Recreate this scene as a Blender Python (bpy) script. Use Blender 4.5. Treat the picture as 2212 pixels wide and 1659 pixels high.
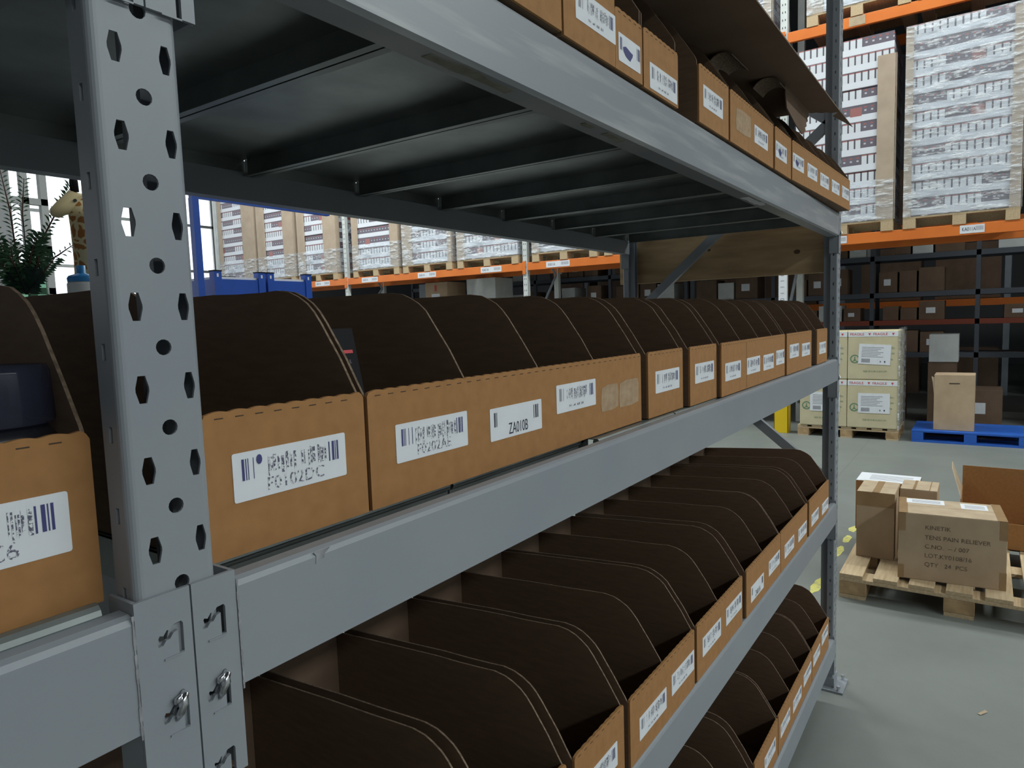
import bpy, math, random
from mathutils import Matrix, Vector
from mathutils.geometry import tessellate_polygon
for _o in list(bpy.data.objects): bpy.data.objects.remove(_o)
C = bpy.context.scene.collection
R = random.Random(7)

# ---------------------------------------------------------------- camera
cam = bpy.data.cameras.new('camera'); camo = bpy.data.objects.new('camera', cam); C.objects.link(camo)
_r = (0.56424618, -0.82498005, -0.03215853); _u = (0.09421016, 0.02564043, 0.99522209); _b = (-0.82021381, -0.56457992, 0.09218902)
camo.matrix_world = Matrix(((_r[0], _u[0], _b[0], -0.3065), (_r[1], _u[1], _b[1], -0.5244), (_r[2], _u[2], _b[2], 1.7033), (0, 0, 0, 1)))
cam.sensor_width = 36; cam.lens = 1487.69 / 2212 * 36; cam.clip_start = 0.02; cam.clip_end = 200
bpy.context.scene.camera = camo
# ---------------------------------------------------------------- world, lamps, exposure
vs = bpy.context.scene.view_settings
vs.view_transform = 'Standard'; vs.look = 'None'; vs.exposure = 0.0; vs.gamma = 1; vs.use_curve_mapping = False
w = bpy.data.worlds.new('world'); bpy.context.scene.world = w; w.use_nodes = True
w.node_tree.nodes['Background'].inputs[0].default_value = (.55, .62, .7, 1); w.node_tree.nodes['Background'].inputs[1].default_value = .05
def area(x, y, z, sx, sy, e, col=(.93, 1, .98)):
    l = bpy.data.lights.new('unseen_lamp_light', 'AREA'); l.shape = 'RECTANGLE'; l.size = sx; l.size_y = sy; l.energy = e; l.color = col
    o = bpy.data.objects.new('unseen_lamp_light', l); o.location = (x, y, z); C.objects.link(o); return o
LAMPS = [(1.8, -5.9, 5.2, 10, .6, 440), (8.0, -1.5, 8.3, .6, 9, 480), (7.8, 9.0, 8.3, .6, 9, 950), (1.5, 6.5, 8.3, 7, .6, 150)]  # first one added low behind the camera to brighten the rack fronts
for _a in LAMPS: area(*_a)

# ---------------------------------------------------------------- materials
class NT:
    def __init__(s, name):
        s.m = bpy.data.materials.new(name); s.m.use_nodes = True; s.t = s.m.node_tree; s.t.nodes.clear()
        s.out = s.n('ShaderNodeOutputMaterial'); s.b = s.n('ShaderNodeBsdfPrincipled'); s.l(s.b.outputs[0], s.out.inputs[0])
    def n(s, t, **k):
        q = s.t.nodes.new(t)
        for a, v in k.items(): setattr(q, a, v)
        return q
    def l(s, a, b): s.t.links.new(a, b)
    def put(s, i, v):
        if hasattr(v, 'is_output') or isinstance(v, bpy.types.NodeSocket): s.l(v, i)
        else: i.default_value = v
    def math(s, op, a, b=0.0, c=0.0):
        q = s.n('ShaderNodeMath', operation=op); s.put(q.inputs[0], a); s.put(q.inputs[1], b)
        if op in ('COMPARE', 'MULTIPLY_ADD'): s.put(q.inputs[2], c)
        return q.outputs[0]
    def mix(s, f, a, b):
        q = s.n('ShaderNodeMix', data_type='RGBA'); s.put(q.inputs[0], f); s.put(q.inputs[6], a); s.put(q.inputs[7], b); return q.outputs[2]
    def noise(s, scale, detail=4, co='Object', rough=.5, stretch=None):
        tc = s.n('ShaderNodeTexCoord'); src = tc.outputs[co]
        if stretch:
            mp = s.n('ShaderNodeMapping'); mp.inputs['Scale'].default_value = stretch; s.l(src, mp.inputs[0]); src = mp.outputs[0]
        q = s.n('ShaderNodeTexNoise'); q.inputs['Scale'].default_value = scale; q.inputs['Detail'].default_value = detail; q.inputs['Roughness'].default_value = rough
        s.l(src, q.inputs['Vector']); return q.outputs[0]
    def ramp(s, f, a, b):
        q = s.n('ShaderNodeMapRange'); s.l(f, q.inputs[0]); q.inputs[1].default_value = a; q.inputs[2].default_value = b; return q.outputs[0]
    def bump(s, h, st=.3, d=.002):
        q = s.n('ShaderNodeBump'); q.inputs['Strength'].default_value = st; q.inputs['Distance'].default_value = d; s.l(h, q.inputs['Height']); s.l(q.outputs[0], s.b.inputs['Normal'])
def c4(c): return (c[0], c[1], c[2], 1)
MATS = {}
def mat(name, col, rough=.6, metal=0., col2=None, scale=8., lo=.35, hi=.65, bump=0, stretch=None, detail=4, spec=.5):
    t = NT(name); t.b.inputs['Roughness'].default_value = rough; t.b.inputs['Metallic'].default_value = metal
    t.b.inputs['Specular IOR Level'].default_value = spec
    if col2 is not None:
        n = t.noise(scale, detail, stretch=stretch); t.l(t.mix(t.ramp(n, lo, hi), c4(col), c4(col2)), t.b.inputs['Base Color'])
        if bump: t.bump(n, bump)
    else: t.b.inputs['Base Color'].default_value = c4(col)
    MATS[name] = t.m; return t.m
mat('rack_paint', (.26, .28, .305), .42, 0, (.24, .262, .295), 5, bump=.03)
mat('rack_paint_worn', (.265, .285, .315), .36, 0, (.40, .41, .42), 3, .5, .7, stretch=(1, 1, 14), detail=6)
mat('carton_shade_brown', (.16, .10, .065), .8, 0, (.13, .08, .05), 6)  # dark card; also carries painted shade on the rear cartons
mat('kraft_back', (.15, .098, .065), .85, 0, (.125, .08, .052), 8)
mat('tape_residue', (.30, .29, .24), .7, 0, (.20, .19, .15), 40)
mat('weld', (.20, .20, .22), .7, 0, (.33, .34, .36), 60)
mat('galvanized', (.30, .33, .325), .38, .75, (.22, .245, .24), 9, detail=6)
mat('chrome', (.62, .63, .66), .18, 1.)
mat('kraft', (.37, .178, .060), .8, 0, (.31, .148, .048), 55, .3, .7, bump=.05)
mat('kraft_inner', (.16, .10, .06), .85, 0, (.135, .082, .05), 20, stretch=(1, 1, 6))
mat('kraft_edge', (.23, .165, .115), .9, 0, (.12, .08, .055), 180)
mat('kraft_scar', (.42, .30, .19), .9, 0, (.34, .23, .135), 60)
mat('kraft_pale', (.46, .36, .24), .8, 0, (.40, .30, .20), 12)
mat('kraft_grey', (.46, .335, .22), .8, 0, (.40, .29, .185), 6)
mat('parcel_tape', (.34, .22, .11), .3, 0, (.29, .18, .09), 12)
mat('dark_slit', (.05, .035, .025), .9)
mat('label_paper', (.74, .76, .80), .55, 0, (.70, .72, .76), 20)
mat('ink', (.03, .03, .06), .6)
mat('ink_blue', (.05, .05, .18), .6)
mat('ink_green', (.10, .22, .13), .6)
mat('ink_red', (.55, .05, .06), .6)
mat('ink_brown', (.07, .05, .035), .7)
mat('ink_grey', (.22, .22, .26), .7)
def faded(name, a, b, scale, lo, hi):
    t = NT(name); t.b.inputs['Roughness'].default_value = .6
    t.l(t.mix(t.ramp(t.noise(scale, 3), lo, hi), c4(a), c4(b)), t.b.inputs['Base Color']); MATS[name] = t.m
faded('ink_faded', (.10, .10, .15), (.73, .75, .79), 420, .45, .56)
faded('ink_printed', (.09, .06, .045), (.22, .16, .11), 60, .35, .7)
mat('pallet_wood', (.56, .43, .27), .8, 0, (.42, .30, .17), 6, .3, .7, stretch=(1, 12, 12), detail=6)
mat('block_wood', (.46, .31, .16), .85, 0, (.28, .18, .09), 12)
mat('plank_wood', (.56, .39, .22), .75, 0, (.36, .235, .12), 3, .3, .7, stretch=(1, 1.2, 9), detail=8, bump=.05)
mat('knot', (.12, .07, .035), .8)
mat('orange_paint', (.72, .19, .03), .45, 0, (.66, .16, .025), 3)
mat('pale_post', (.60, .62, .60), .5, 0, (.52, .54, .53), 6)
mat('grey_post', (.25, .28, .32), .5, 0, (.21, .24, .27), 6)
mat('blue_plastic', (.015, .09, .42), .45, 0, (.02, .11, .46), 6)
mat('blue_paint', (.01, .075, .42), .4, 0, (.01, .065, .36), 6)
mat('white_plastic', (.72, .72, .72), .4)
mat('yellow_paint', (.75, .52, .01), .5)
mat('line_yellow', (.62, .58, .16), .8, 0, (.36, .37, .22), 30, .5, .7)
mat('cream_carton', (.58, .52, .34), .75, 0, (.52, .46, .30), 5)
mat('corner_board', (.46, .36, .27), .8, 0, (.40, .31, .23), 4)
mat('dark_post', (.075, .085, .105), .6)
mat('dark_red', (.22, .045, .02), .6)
mat('wall_panel', (.40, .41, .42), .6)
mat('dark_ceiling', (.14, .145, .15), .8)
mat('black_gloss', (.012, .012, .016), .25)
mat('black_matte', (.012, .012, .014), .7, spec=.15)
mat('leaf', (.035, .10, .045), .6, 0, (.06, .15, .06), 40)
mat('twig', (.10, .05, .035), .8)
mat('lid_blue', (.03, .26, .62), .4)
mat('giraffe_cream', (.66, .54, .30), .8)
def _giraffe():
    t = NT('giraffe_hide'); t.b.inputs['Roughness'].default_value = .85
    tc = t.n('ShaderNodeTexCoord'); v = t.n('ShaderNodeTexVoronoi', feature='DISTANCE_TO_EDGE'); v.inputs['Scale'].default_value = 38
    n = t.n('ShaderNodeTexNoise'); n.inputs['Scale'].default_value = 30; t.l(tc.outputs['Object'], n.inputs['Vector'])
    mx = t.n('ShaderNodeMix', data_type='RGBA'); mx.inputs[0].default_value = .03; t.l(tc.outputs['Object'], mx.inputs[6]); t.l(n.outputs[1], mx.inputs[7]); t.l(mx.outputs[2], v.inputs['Vector'])
    t.l(t.mix(t.ramp(v.outputs['Distance'], .10, .16), c4((.72, .60, .34)), c4((.38, .15, .035))), t.b.inputs['Base Color']); MATS['giraffe_hide'] = t.m
_giraffe()
def _floor():
    t = NT('concrete_floor'); t.b.inputs['Roughness'].default_value = .55
    n = t.noise(1.3, 8, rough=.65); n2 = t.noise(60, 3)
    a = t.mix(t.ramp(n, .3, .7), c4((.150, .162, .151)), c4((.188, .202, .19)))
    a = t.mix(t.math('MULTIPLY', t.ramp(n2, .6, .75), .25), a, c4((.2, .2, .19)))
    tc = t.n('ShaderNodeTexCoord'); sp = t.n('ShaderNodeSeparateXYZ'); t.l(tc.outputs['Object'], sp.inputs[0])
    fx = t.math('ABSOLUTE', t.math('SUBTRACT', t.math('FRACT', t.math('MULTIPLY_ADD', sp.outputs[0], .25, .13)), .5))
    fy = t.math('ABSOLUTE', t.math('SUBTRACT', t.math('FRACT', t.math('MULTIPLY_ADD', sp.outputs[1], .25, .33)), .5))
    seam = t.math('LESS_THAN', t.math('MINIMUM', fx, fy), .0012)
    a = t.mix(t.math('MULTIPLY', seam, .55), a, c4((.12, .12, .115)))
    t.l(a, t.b.inputs['Base Color']); t.bump(n2, .08); MATS['concrete_floor'] = t.m
_floor()
def _clear(name, rough, tint, gl, noise_scale=0, lo=.5, hi=.7, stretch=None):
    t = NT(name); t.t.nodes.remove(t.b)
    tr = t.n('ShaderNodeBsdfTransparent'); tr.inputs[0].default_value = c4(tint)
    g = t.n('ShaderNodeBsdfPrincipled'); g.inputs['Base Color'].default_value = (.85, .87, .9, 1) if name == 'stretch_film' else (.05, .055, .09, 1); g.inputs['Roughness'].default_value = rough
    m = t.n('ShaderNodeMixShader'); t.l(tr.outputs[0], m.inputs[1]); t.l(g.outputs[0], m.inputs[2])
    if noise_scale:
        n = t.noise(noise_scale, 5, stretch=stretch, rough=.7)
        q = t.n('ShaderNodeMapRange'); t.l(n, q.inputs[0]); q.inputs[1].default_value = lo; q.inputs[2].default_value = hi; q.inputs[3].default_value = gl * .35; q.inputs[4].default_value = gl * 2.6
        t.l(q.outputs[0], m.inputs[0])
        b = t.n('ShaderNodeBump'); b.inputs['Strength'].default_value = .9; b.inputs['Distance'].default_value = .03; t.l(n, b.inputs['Height']); t.l(b.outputs[0], g.inputs['Normal'])
    else: m.inputs[0].default_value = gl
    t.l(m.outputs[0], t.out.inputs[0]); MATS[name] = t.m
_clear('stretch_film', .10, (.97, .98, .99), .26, 4, .50, .66, (1, 1, 4.5))
_clear('clear_plastic', .08, (.55, .58, .75), .35)
_clear('vase_glass', .05, (.6, .72, .64), .09)
def _daylight():
    t = NT('daylight_pane'); t.t.nodes.remove(t.b); e = t.n('ShaderNodeEmission'); e.inputs[0].default_value = (.86, .92, 1, 1); e.inputs[1].default_value = 1.9
    t.l(e.outputs[0], t.out.inputs[0]); MATS['daylight_pane'] = t.m
    t = NT('lamp_diffuser'); t.t.nodes.remove(t.b); e = t.n('ShaderNodeEmission'); e.inputs[0].default_value = (.93, 1, .98, 1); e.inputs[1].default_value = 6
    t.l(e.outputs[0], t.out.inputs[0]); MATS['lamp_diffuser'] = t.m
_daylight()
def _jars(name, mode):
    # printed tray of jars: white tray front below, jars showing above (mode: share of white-lid jars)
    t = NT(name); t.b.inputs['Roughness'].default_value = .45
    tc = t.n('ShaderNodeTexCoord'); sp = t.n('ShaderNodeSeparateXYZ'); t.l(tc.outputs['Object'], sp.inputs[0])
    u = t.math('ADD', sp.outputs[0], sp.outputs[1]); v = t.math('DIVIDE', sp.outputs[2], .21)
    ju = t.math('FRACT', t.math('DIVIDE', u, .078)); gap = t.math('LESS_THAN', ju, .24)
    oi = t.n('ShaderNodeObjectInfo'); cell = t.math('FLOOR', t.math('DIVIDE', u, .40))
    wn = t.n('ShaderNodeTexWhiteNoise', noise_dimensions='2D'); cb = t.n('ShaderNodeCombineXYZ'); t.l(cell, cb.inputs[0]); t.l(oi.outputs['Random'], cb.inputs[1]); t.l(cb.outputs[0], wn.inputs['Vector'])
    dark = t.math('GREATER_THAN', wn.outputs['Value'], mode)
    white = t.mix(gap, c4((.66, .68, .72)), c4((.10, .09, .11)))
    cap = t.math('GREATER_THAN', v, .92); white = t.mix(t.math('MULTIPLY', cap, t.math('SUBTRACT', 1, gap)), white, c4((.42, .16, .16)))
    dot = t.math('MULTIPLY', t.math('COMPARE', ju, .6, .16), t.math('COMPARE', v, .66, .05))
    dk = t.mix(dot, c4((.15, .13, .16)), c4((.5, .5, .54)))
    dk = t.mix(t.math('MULTIPLY', t.math('COMPARE', ju, .6, .2), t.math('COMPARE', v, .85, .04)), dk, c4((.38, .12, .11)))
    up = t.mix(dark, white, dk)
    band = t.math('LESS_THAN', v, .42); a = t.mix(band, up, c4((.70, .72, .77)))
    ed = t.math('LESS_THAN', v, .04); a = t.mix(ed, a, c4((.25, .22, .24)))
    lg = t.math('MULTIPLY', t.math('GREATER_THAN', wn.outputs['Value'], .86), t.math('MULTIPLY', t.math('LESS_THAN', t.math('FRACT', t.math('DIVIDE', u, .40)), .34), t.math('COMPARE', v, .62, .26)))
    a = t.mix(lg, a, c4((.36, .15, .14)))
    t.l(a, t.b.inputs['Base Color']); MATS[name] = t.m
_jars('jar_tray_print', .52)

# ---------------------------------------------------------------- mesh helpers
class MB:
    def __init__(s): s.v = []; s.f = []; s.m = []; s.names = []
    def mi(s, m):
        if m not in s.names: s.names.append(m)
        return s.names.index(m)
    def add(s, vs, fs, m, M=None):
        k = len(s.v); mi = s.mi(m)
        for q in vs:
            q = Vector(q)
            if M is not None: q = M @ q
            s.v.append(tuple(q))
        for f in fs: s.f.append(tuple(k + i for i in f)); s.m.append(mi)
        return s
    def box(s, x0, x1, y0, y1, z0, z1, m, M=None):
        vs = [(x, y, z) for x in (x0, x1) for y in (y0, y1) for z in (z0, z1)]
        return s.add(vs, [(0, 1, 3, 2), (4, 6, 7, 5), (0, 4, 5, 1), (2, 3, 7, 6), (0, 2, 6, 4), (1, 5, 7, 3)], m, M)
    def prism(s, pts, axis, a, b, m, M=None, mside=None):
        # pts 2D polygon extruded along axis between a and b
        n = len(pts)
        def P(p, t): return {0: (t, p[0], p[1]), 1: (p[0], t, p[1]), 2: (p[0], p[1], t)}[axis]
        vs = [P(p, a) for p in pts] + [P(p, b) for p in pts]
        area2 = sum(pts[i][0] * pts[(i + 1) % n][1] - pts[(i + 1) % n][0] * pts[i][1] for i in range(n))
        flip = (area2 > 0) != (axis == 1)
        A = tuple(range(n)); B = tuple(range(n, 2 * n))
        if flip: A = A[::-1]
        else: B = B[::-1]
        s.add(vs, [A, B], m, M)
        s.add(vs, [((i, (i + 1) % n, n + (i + 1) % n, n + i) if flip else (i, n + i, n + (i + 1) % n, (i + 1) % n)) for i in range(n)], mside or m, M)
        return s
    def plate(s, outer, holes, fn, th, m):
        # flat plate with holes; fn(u, v, d) -> 3D ; d = depth 0..th
        loops = [outer] + holes
        flat = [p for l in loops for p in l]
        tris = tessellate_polygon([[Vector((p[0], p[1], 0)) for p in l] for l in loops])
        for d, fl in ((0, 0), (th, 1)):
            s.add([fn(p[0], p[1], d) for p in flat], [(t[::-1] if fl else t) for t in tris], m)
        for l in loops:
            n = len(l); vs = [fn(p[0], p[1], 0) for p in l] + [fn(p[0], p[1], th) for p in l]
            s.add(vs, [(i, (i + 1) % n, n + (i + 1) % n, n + i) for i in range(n)], m)
        return s
    def tube(s, pts, r, m, n=8, M=None, cap=True):
        P = [Vector(p) for p in pts]; vs = []; fs = []
        rr = r if isinstance(r, (list, tuple)) else [r] * len(P)
        up = Vector((0, 0, 1))
        for i, p in enumerate(P):
            d = (P[min(i + 1, len(P) - 1)] - P[max(i - 1, 0)]).normalized()
            a = d.cross(up)
            if a.length < 1e-3: a = d.cross(Vector((1, 0, 0)))
            a.normalize(); b = d.cross(a)
            for k in range(n):
                t = 2 * math.pi * k / n; vs.append(p + (a * math.cos(t) + b * math.sin(t)) * rr[i])
        for i in range(len(P) - 1):
            for k in range(n): fs.append((i * n + k, i * n + (k + 1) % n, (i + 1) * n + (k + 1) % n, (i + 1) * n + k))
        if cap: fs.append(tuple(range(n))[::-1]); fs.append(tuple(range((len(P) - 1) * n, len(P) * n)))
        return s.add(vs, fs, m, M)
    def lathe(s, prof, m, n=24, M=None):
        vs = []; fs = []
        for r, z in prof:
            for k in range(n): t = 2 * math.pi * k / n; vs.append((r * math.cos(t), r * math.sin(t), z))
        for i in range(len(prof) - 1):
            for k in range(n): fs.append((i * n + k, i * n + (k + 1) % n, (i + 1) * n + (k + 1) % n, (i + 1) * n + k))
        return s.add(vs, fs, m, M)
    def mesh(s, name, smooth=False):
        me = bpy.data.meshes.new(name); me.from_pydata(s.v, [], s.f)
        for nm in s.names: me.materials.append(MATS[nm])
        me.polygons.foreach_set('material_index', s.m)
        if smooth: me.polygons.foreach_set('use_smooth', [True] * len(s.f))
        me.update(); return me
    def build(s, name, parent=None, loc=(0, 0, 0), rot=None, bevel=0, smooth=False):
        return obj(name, s.mesh(name, smooth), parent, loc, rot, bevel)
def obj(name, me, parent=None, loc=(0, 0, 0), rot=None, bevel=0):
    o = bpy.data.objects.new(name, me); C.objects.link(o); o.location = loc
    if rot: o.rotation_euler = rot
    if parent is not None: o.parent = parent
    if bevel:
        b = o.modifiers.new('bevel', 'BEVEL'); b.width = bevel; b.segments = 2; b.limit_method = 'ANGLE'
    return o
def tag(o, label, cat, group=None, kind=None):
    if label: o['label'] = label
    if cat: o['category'] = cat
    if group: o['group'] = group
    if kind: o['kind'] = kind
    return o
def thing(name, loc, label, cat, group=None, rz=0):
    o = bpy.data.objects.new(name, None); o.empty_display_size = .1; C.objects.link(o); o.location = loc; o.rotation_euler = (0, 0, rz)
    return tag(o, label, cat, group)
def copy_tree(o, parent=None):
    c = o.copy(); C.objects.link(c); c.parent = parent
    for ch in list(o.children): copy_tree(ch, c)
    return c
def struct(mb, name): o = mb.build(name); o['kind'] = 'structure'; return o
_tc = {}
def text_geo(body, size, sx=1.0):
    if (body, size, sx) in _tc: return _tc[(body, size, sx)]
    cu = bpy.data.curves.new('t', 'FONT'); cu.body = body; cu.size = size; cu.resolution_u = 3; cu.align_x = 'LEFT'
    o = bpy.data.objects.new('t', cu); C.objects.link(o)
    bpy.context.view_layer.update()
    me = bpy.data.meshes.new_from_object(o.evaluated_get(bpy.context.evaluated_depsgraph_get()))
    vs = [(v.co.x * sx, 0, v.co.y) for v in me.vertices]; fs = [tuple(p.vertices) for p in me.polygons]
    bpy.data.objects.remove(o); bpy.data.curves.remove(cu); bpy.data.meshes.remove(me)
    _tc[(body, size, sx)] = (vs, fs); return vs, fs
def put_text(mb, body, x, z, size, m, y=-.0009, sx=1.0, M=None):
    vs, fs = text_geo(body, size, sx)
    mb.add([(a + x, y, b + z) for a, _, b in vs], fs, m, M)

# ---------------------------------------------------------------- the hall
fl = MB(); fl.box(-9, 24, -7, 20, -.1, 0, 'concrete_floor'); struct(fl, 'floor')
mb = MB(); mb.box(-9, 24, -7, 20, 9.2, 9.3, 'dark_ceiling'); struct(mb, 'ceiling')
mb = MB(); mb.box(-9.2, -9, -7, 20, 0, 9.2, 'wall_panel'); struct(mb, 'wall_west')
mb = MB(); mb.box(24, 24.2, -7, 20, 0, 9.2, 'dark_ceiling'); struct(mb, 'wall_east')
mb = MB(); mb.box(-9, 24, -7.2, -7, 0, 9.2, 'wall_panel'); struct(mb, 'wall_south')
mb = MB()
for a, b in ((0, 2.2), (7.6, 9.2)): mb.box(-9, 24, 19.8, 20, a, b, 'wall_panel')
mb.box(-9, -6, 19.8, 20, 2.2, 7.6, 'wall_panel'); mb.box(20, 24, 19.8, 20, 2.2, 7.6, 'wall_panel')
for k in range(4): mb.box(-6 + k * 4.4 + 3.9, -6 + (k + 1) * 4.4, 19.8, 20, 2.2, 7.6, 'wall_panel')
mb.box(13.9, 20, 19.8, 20, 2.2, 7.6, 'wall_panel')
struct(mb, 'wall_north')
for k in range(5):
    x0 = -6 + k * 4.4; x1 = x0 + (3.9 if k < 4 else 2.3)
    mb = MB(); mb.box(x0, x1, 19.94, 19.96, 2.2, 7.6, 'daylight_pane')
    o = struct(mb, 'window_%d' % (k + 1))
    f = MB()
    for z in (2.2, 3.5, 4.9, 6.3, 7.52): f.box(x0, x1, 19.86, 19.93, z, z + .08, 'pale_post')
    for x in (x0, (x0 + x1) / 2, x1 - .06): f.box(x, x + .06, 19.86, 19.93, 2.2, 7.6, 'pale_post')
    f.build('window_frame', o)
for (x, y, z, sx, sy, e) in LAMPS:
    t = thing('unseen_lamp', (x, y, z + .1), 'long bright strip light hung unseen in the hall, outside the picture', 'light', 'unseen strip lights of the hall')
    m = MB(); m.box(-sx / 2 - .05, sx / 2 + .05, -sy / 2 - .05, sy / 2 + .05, .02, .1, 'white_plastic'); m.build('lamp_housing', t)
    m = MB(); m.box(-.03, .03, -.03, .03, .1, 9.2 - z - .1, 'grey_post'); m.build('hanger', t)

# ---------------------------------------------------------------- the grey rack
P = .0625; ZS = .0192
B1, B2, B3, B4 = 2.0135, 1.3945, .7615, .1385   # undersides of the beams
BH = .0975
def hexa(cx, cz, w=.0052, h=.0105):
    return [(cx - w * .55, cz - h), (cx + w * .55, cz - h), (cx + w, cz - h * .15), (cx + w, cz + h * .15), (cx + w * .55, cz + h), (cx - w * .55, cz + h), (cx - w, cz + h * .15), (cx - w, cz - h * .15)]
def circ(cx, cz, r=.0062, n=14): return [(cx + r * math.cos(2 * math.pi * i / n), cz + r * math.sin(2 * math.pi * i / n)) for i in range(n)]
W = .0665
def upright_mesh(H=3.3):
    # local x 0..W is the face, y 0 front, back .077
    m = MB(); r = .0068; SD = .027; n = int((H - ZS) / P)
    for k in range(n):
        z = ZS + k * P
        for xa, xb, hole in ((r, .0275, hexa(.0175, z + P * .25)), (.0275, .0455, circ(.0365, z + P * .75)), (.0455, W - r, hexa(.055, z + P * .25, .0045))):
            m.plate([(xa, z), (xb, z), (xb, z + P), (xa, z + P)], [hole], lambda u, v, d: (u, d, v), .0022, 'rack_paint')
        for side in (0, 1):
            X = 0 if side == 0 else W; sg = 1 if side == 0 else -1
            m.plate([(r, z), (SD, z), (SD, z + P), (r, z + P)], [[(.0145, z + P * .62), (.0195, z + P * .62), (.0195, z + P * .82), (.0145, z + P * .82)]], lambda u, v, d, X=X, sg=sg: (X + sg * d, u, v), .0022, 'rack_paint')
    z1 = ZS + n * P
    # rounded front corners
    for cx, a0 in ((r, 180), (W - r, 270)):
        for i in range(5):
            a, b = math.radians(a0 + 18 * i), math.radians(a0 + 18 * (i + 1))
            p = [(cx + q * math.cos(t), r + q * math.sin(t)) for q, t in ((r, a), (r, b), (r - .0022, b), (r - .0022, a))]
            m.prism(p, 2, ZS, z1, 'rack_paint')
    for s in (0, 1):
        fx = (lambda x: x) if s == 0 else (lambda x: W - x)
        for (xa, xb, ya, yb) in ((0, .0182, SD, SD + .0022), (.016, .0182, SD + .0022, .058)):
            a, b = sorted((fx(xa), fx(xb))); m.box(a, b, ya, yb, ZS, z1, 'rack_paint')
    return m.mesh('upright')
UPM = upright_mesh()
rack = thing('storage_rack', (0, 0, 0), 'grey painted steel storage rack with perforated posts holding rows of cardboard bins', 'rack')
_base = None
def upright(x, y, flip):
    u = obj('upright', UPM, rack, (x + W if flip else x, y, 0), (0, 0, math.pi) if flip else None)
    m = MB(); m.box(-.035, .11, -.045, .085, 0, .008, 'rack_paint'); m.box(-.004, .078, -.004, .08, .008, .05, 'rack_paint')
    for bx, by in ((-.02, -.025), (.095, -.025)):
        m.lathe([(0, .03), (.009, .03), (.009, .02), (.006, .018), (.006, .008)], 'chrome', 6, Matrix.Translation((bx, by, 0)))
    m.build('base_plate', u)
    return u
X0, X1 = -.055, 2.9315
XL = -3.05
for x in (X0, X1, XL):
    upright(x, 0, False); upright(x, 1.0, True)
# frame braces
for x in (X0, X1, XL):
    nodes = [(.045, .20), (.955, .20), (.045, .95), (.955, 1.70), (.045, 2.50), (.955, 3.2)]
    seq = [((.04, .95), (.96, .20)), ((.04, .95), (.96, 1.70)), ((.96, 1.70), (.04, 2.50)), ((.04, 2.50), (.96, 3.2))]
    for (ya, za), (yb, zb) in seq:
        d = Vector((0, yb - ya, zb - za)); L = d.length; d.normalize(); nrm = Vector((0, -d.z, d.y))
        M = Matrix(((1, 0, 0, x + W / 2), (0, d.y, nrm.y, ya), (0, d.z, nrm.z, za), (0, 0, 0, 1)))
        m = MB()
        m.box(-.013, -.011, 0, L, -.02, .02, 'rack_paint', M); m.box(-.011, .013, 0, L, .018, .02, 'rack_paint', M); m.box(-.011, .013, 0, L, -.02, -.018, 'rack_paint', M)
        m.build('brace', rack)
# beams
def beam(x0, x1, yf, zb, back=False, worn=False):
    s = -1 if back else 1; H = BH; D = .045; r = .007
    pts = [(r, 0), (0, r * .6), (0, H - r), (r * .3, H - r * .35), (r, H), (.021, H), (.021, H - .032), (D, H - .032), (D, 0)]
    m = MB(); m.prism([(yf + s * (a - .004), zb + b) for a, b in pts], 0, x0, x1, 'rack_paint_worn' if worn else 'rack_paint')
    return m.build('beam', rack)
def connector(parent, xa, xb, ztop, yf=0., s=1, wing=None, pins=True):
    # plate in front of the post with punched hooks; s=+1 front, -1 rear
    m = MB(); H = .176; T = .0032; holes = []
    cx = (xa + xb) / 2 if (xb - xa) < .045 else None
    hx = (wing[1] if wing else (xa + xb) / 2)
    for hz in (-.040, -.1025, -.165):
        z = ztop + hz; x = hx
        holes.append([(x + a, z + b) for a, b in ((.0058, -.0110), (.0100, -.0110), (.0103, .0120), (.0088, .0142), (.0030, .0136), (-.0008, .0102), (-.0030, .0108), (-.0060, .0070), (-.0088, .0082), (-.0115, .0040), (-.0102, -.0006), (-.0066, -.0004), (-.0040, .0028), (-.0010, .0030), (.0020, .0068), (.0058, .0080))])
    m.plate([(xa, ztop - H), (xb, ztop - H), (xb, ztop), (xa, ztop)], holes, lambda u, v, d: (u, yf - s * (T + .0008) + s * d, v), T, 'rack_paint')
    if wing:
        wx = wing[0]; m.box(min(wx, wx + T * (1 if wx < xa + .01 else -1)), max(wx, wx + T * (1 if wx < xa + .01 else -1)), min(yf, yf + s * .034), max(yf, yf + s * .034), ztop - H, ztop, 'rack_paint')
    if s == 1:
        for hz in (-.040, -.1025, -.165): m.box(hx - .0065, hx + .0095, yf - .0052, yf - .004, ztop + hz - .0125, ztop + hz - .0112, 'rack_paint')
    o = m.build('beam_connector', parent)
    if pins:
        z = ztop - .088
        p = MB(); p.tube([(hx - .0005, yf - .004, z - .016), (hx + .001, yf - .008, z - .009), (hx + .003, yf - .0085, z - .002), (hx + .005, yf - .0075, z + .004), (hx + .006, yf - .004, z + .006)], [.0016, .0034, .0044, .0036, .0012], 'chrome', 8)
        p.tube([(hx - .002, yf - .005, z - .004), (hx - .001, yf - .008, z + .002), (hx + .003, yf - .0085, z + .0055)], [.001, .003, .001], 'chrome', 8)
        p.build('locking_pin', parent, smooth=True)
    return o
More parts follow.
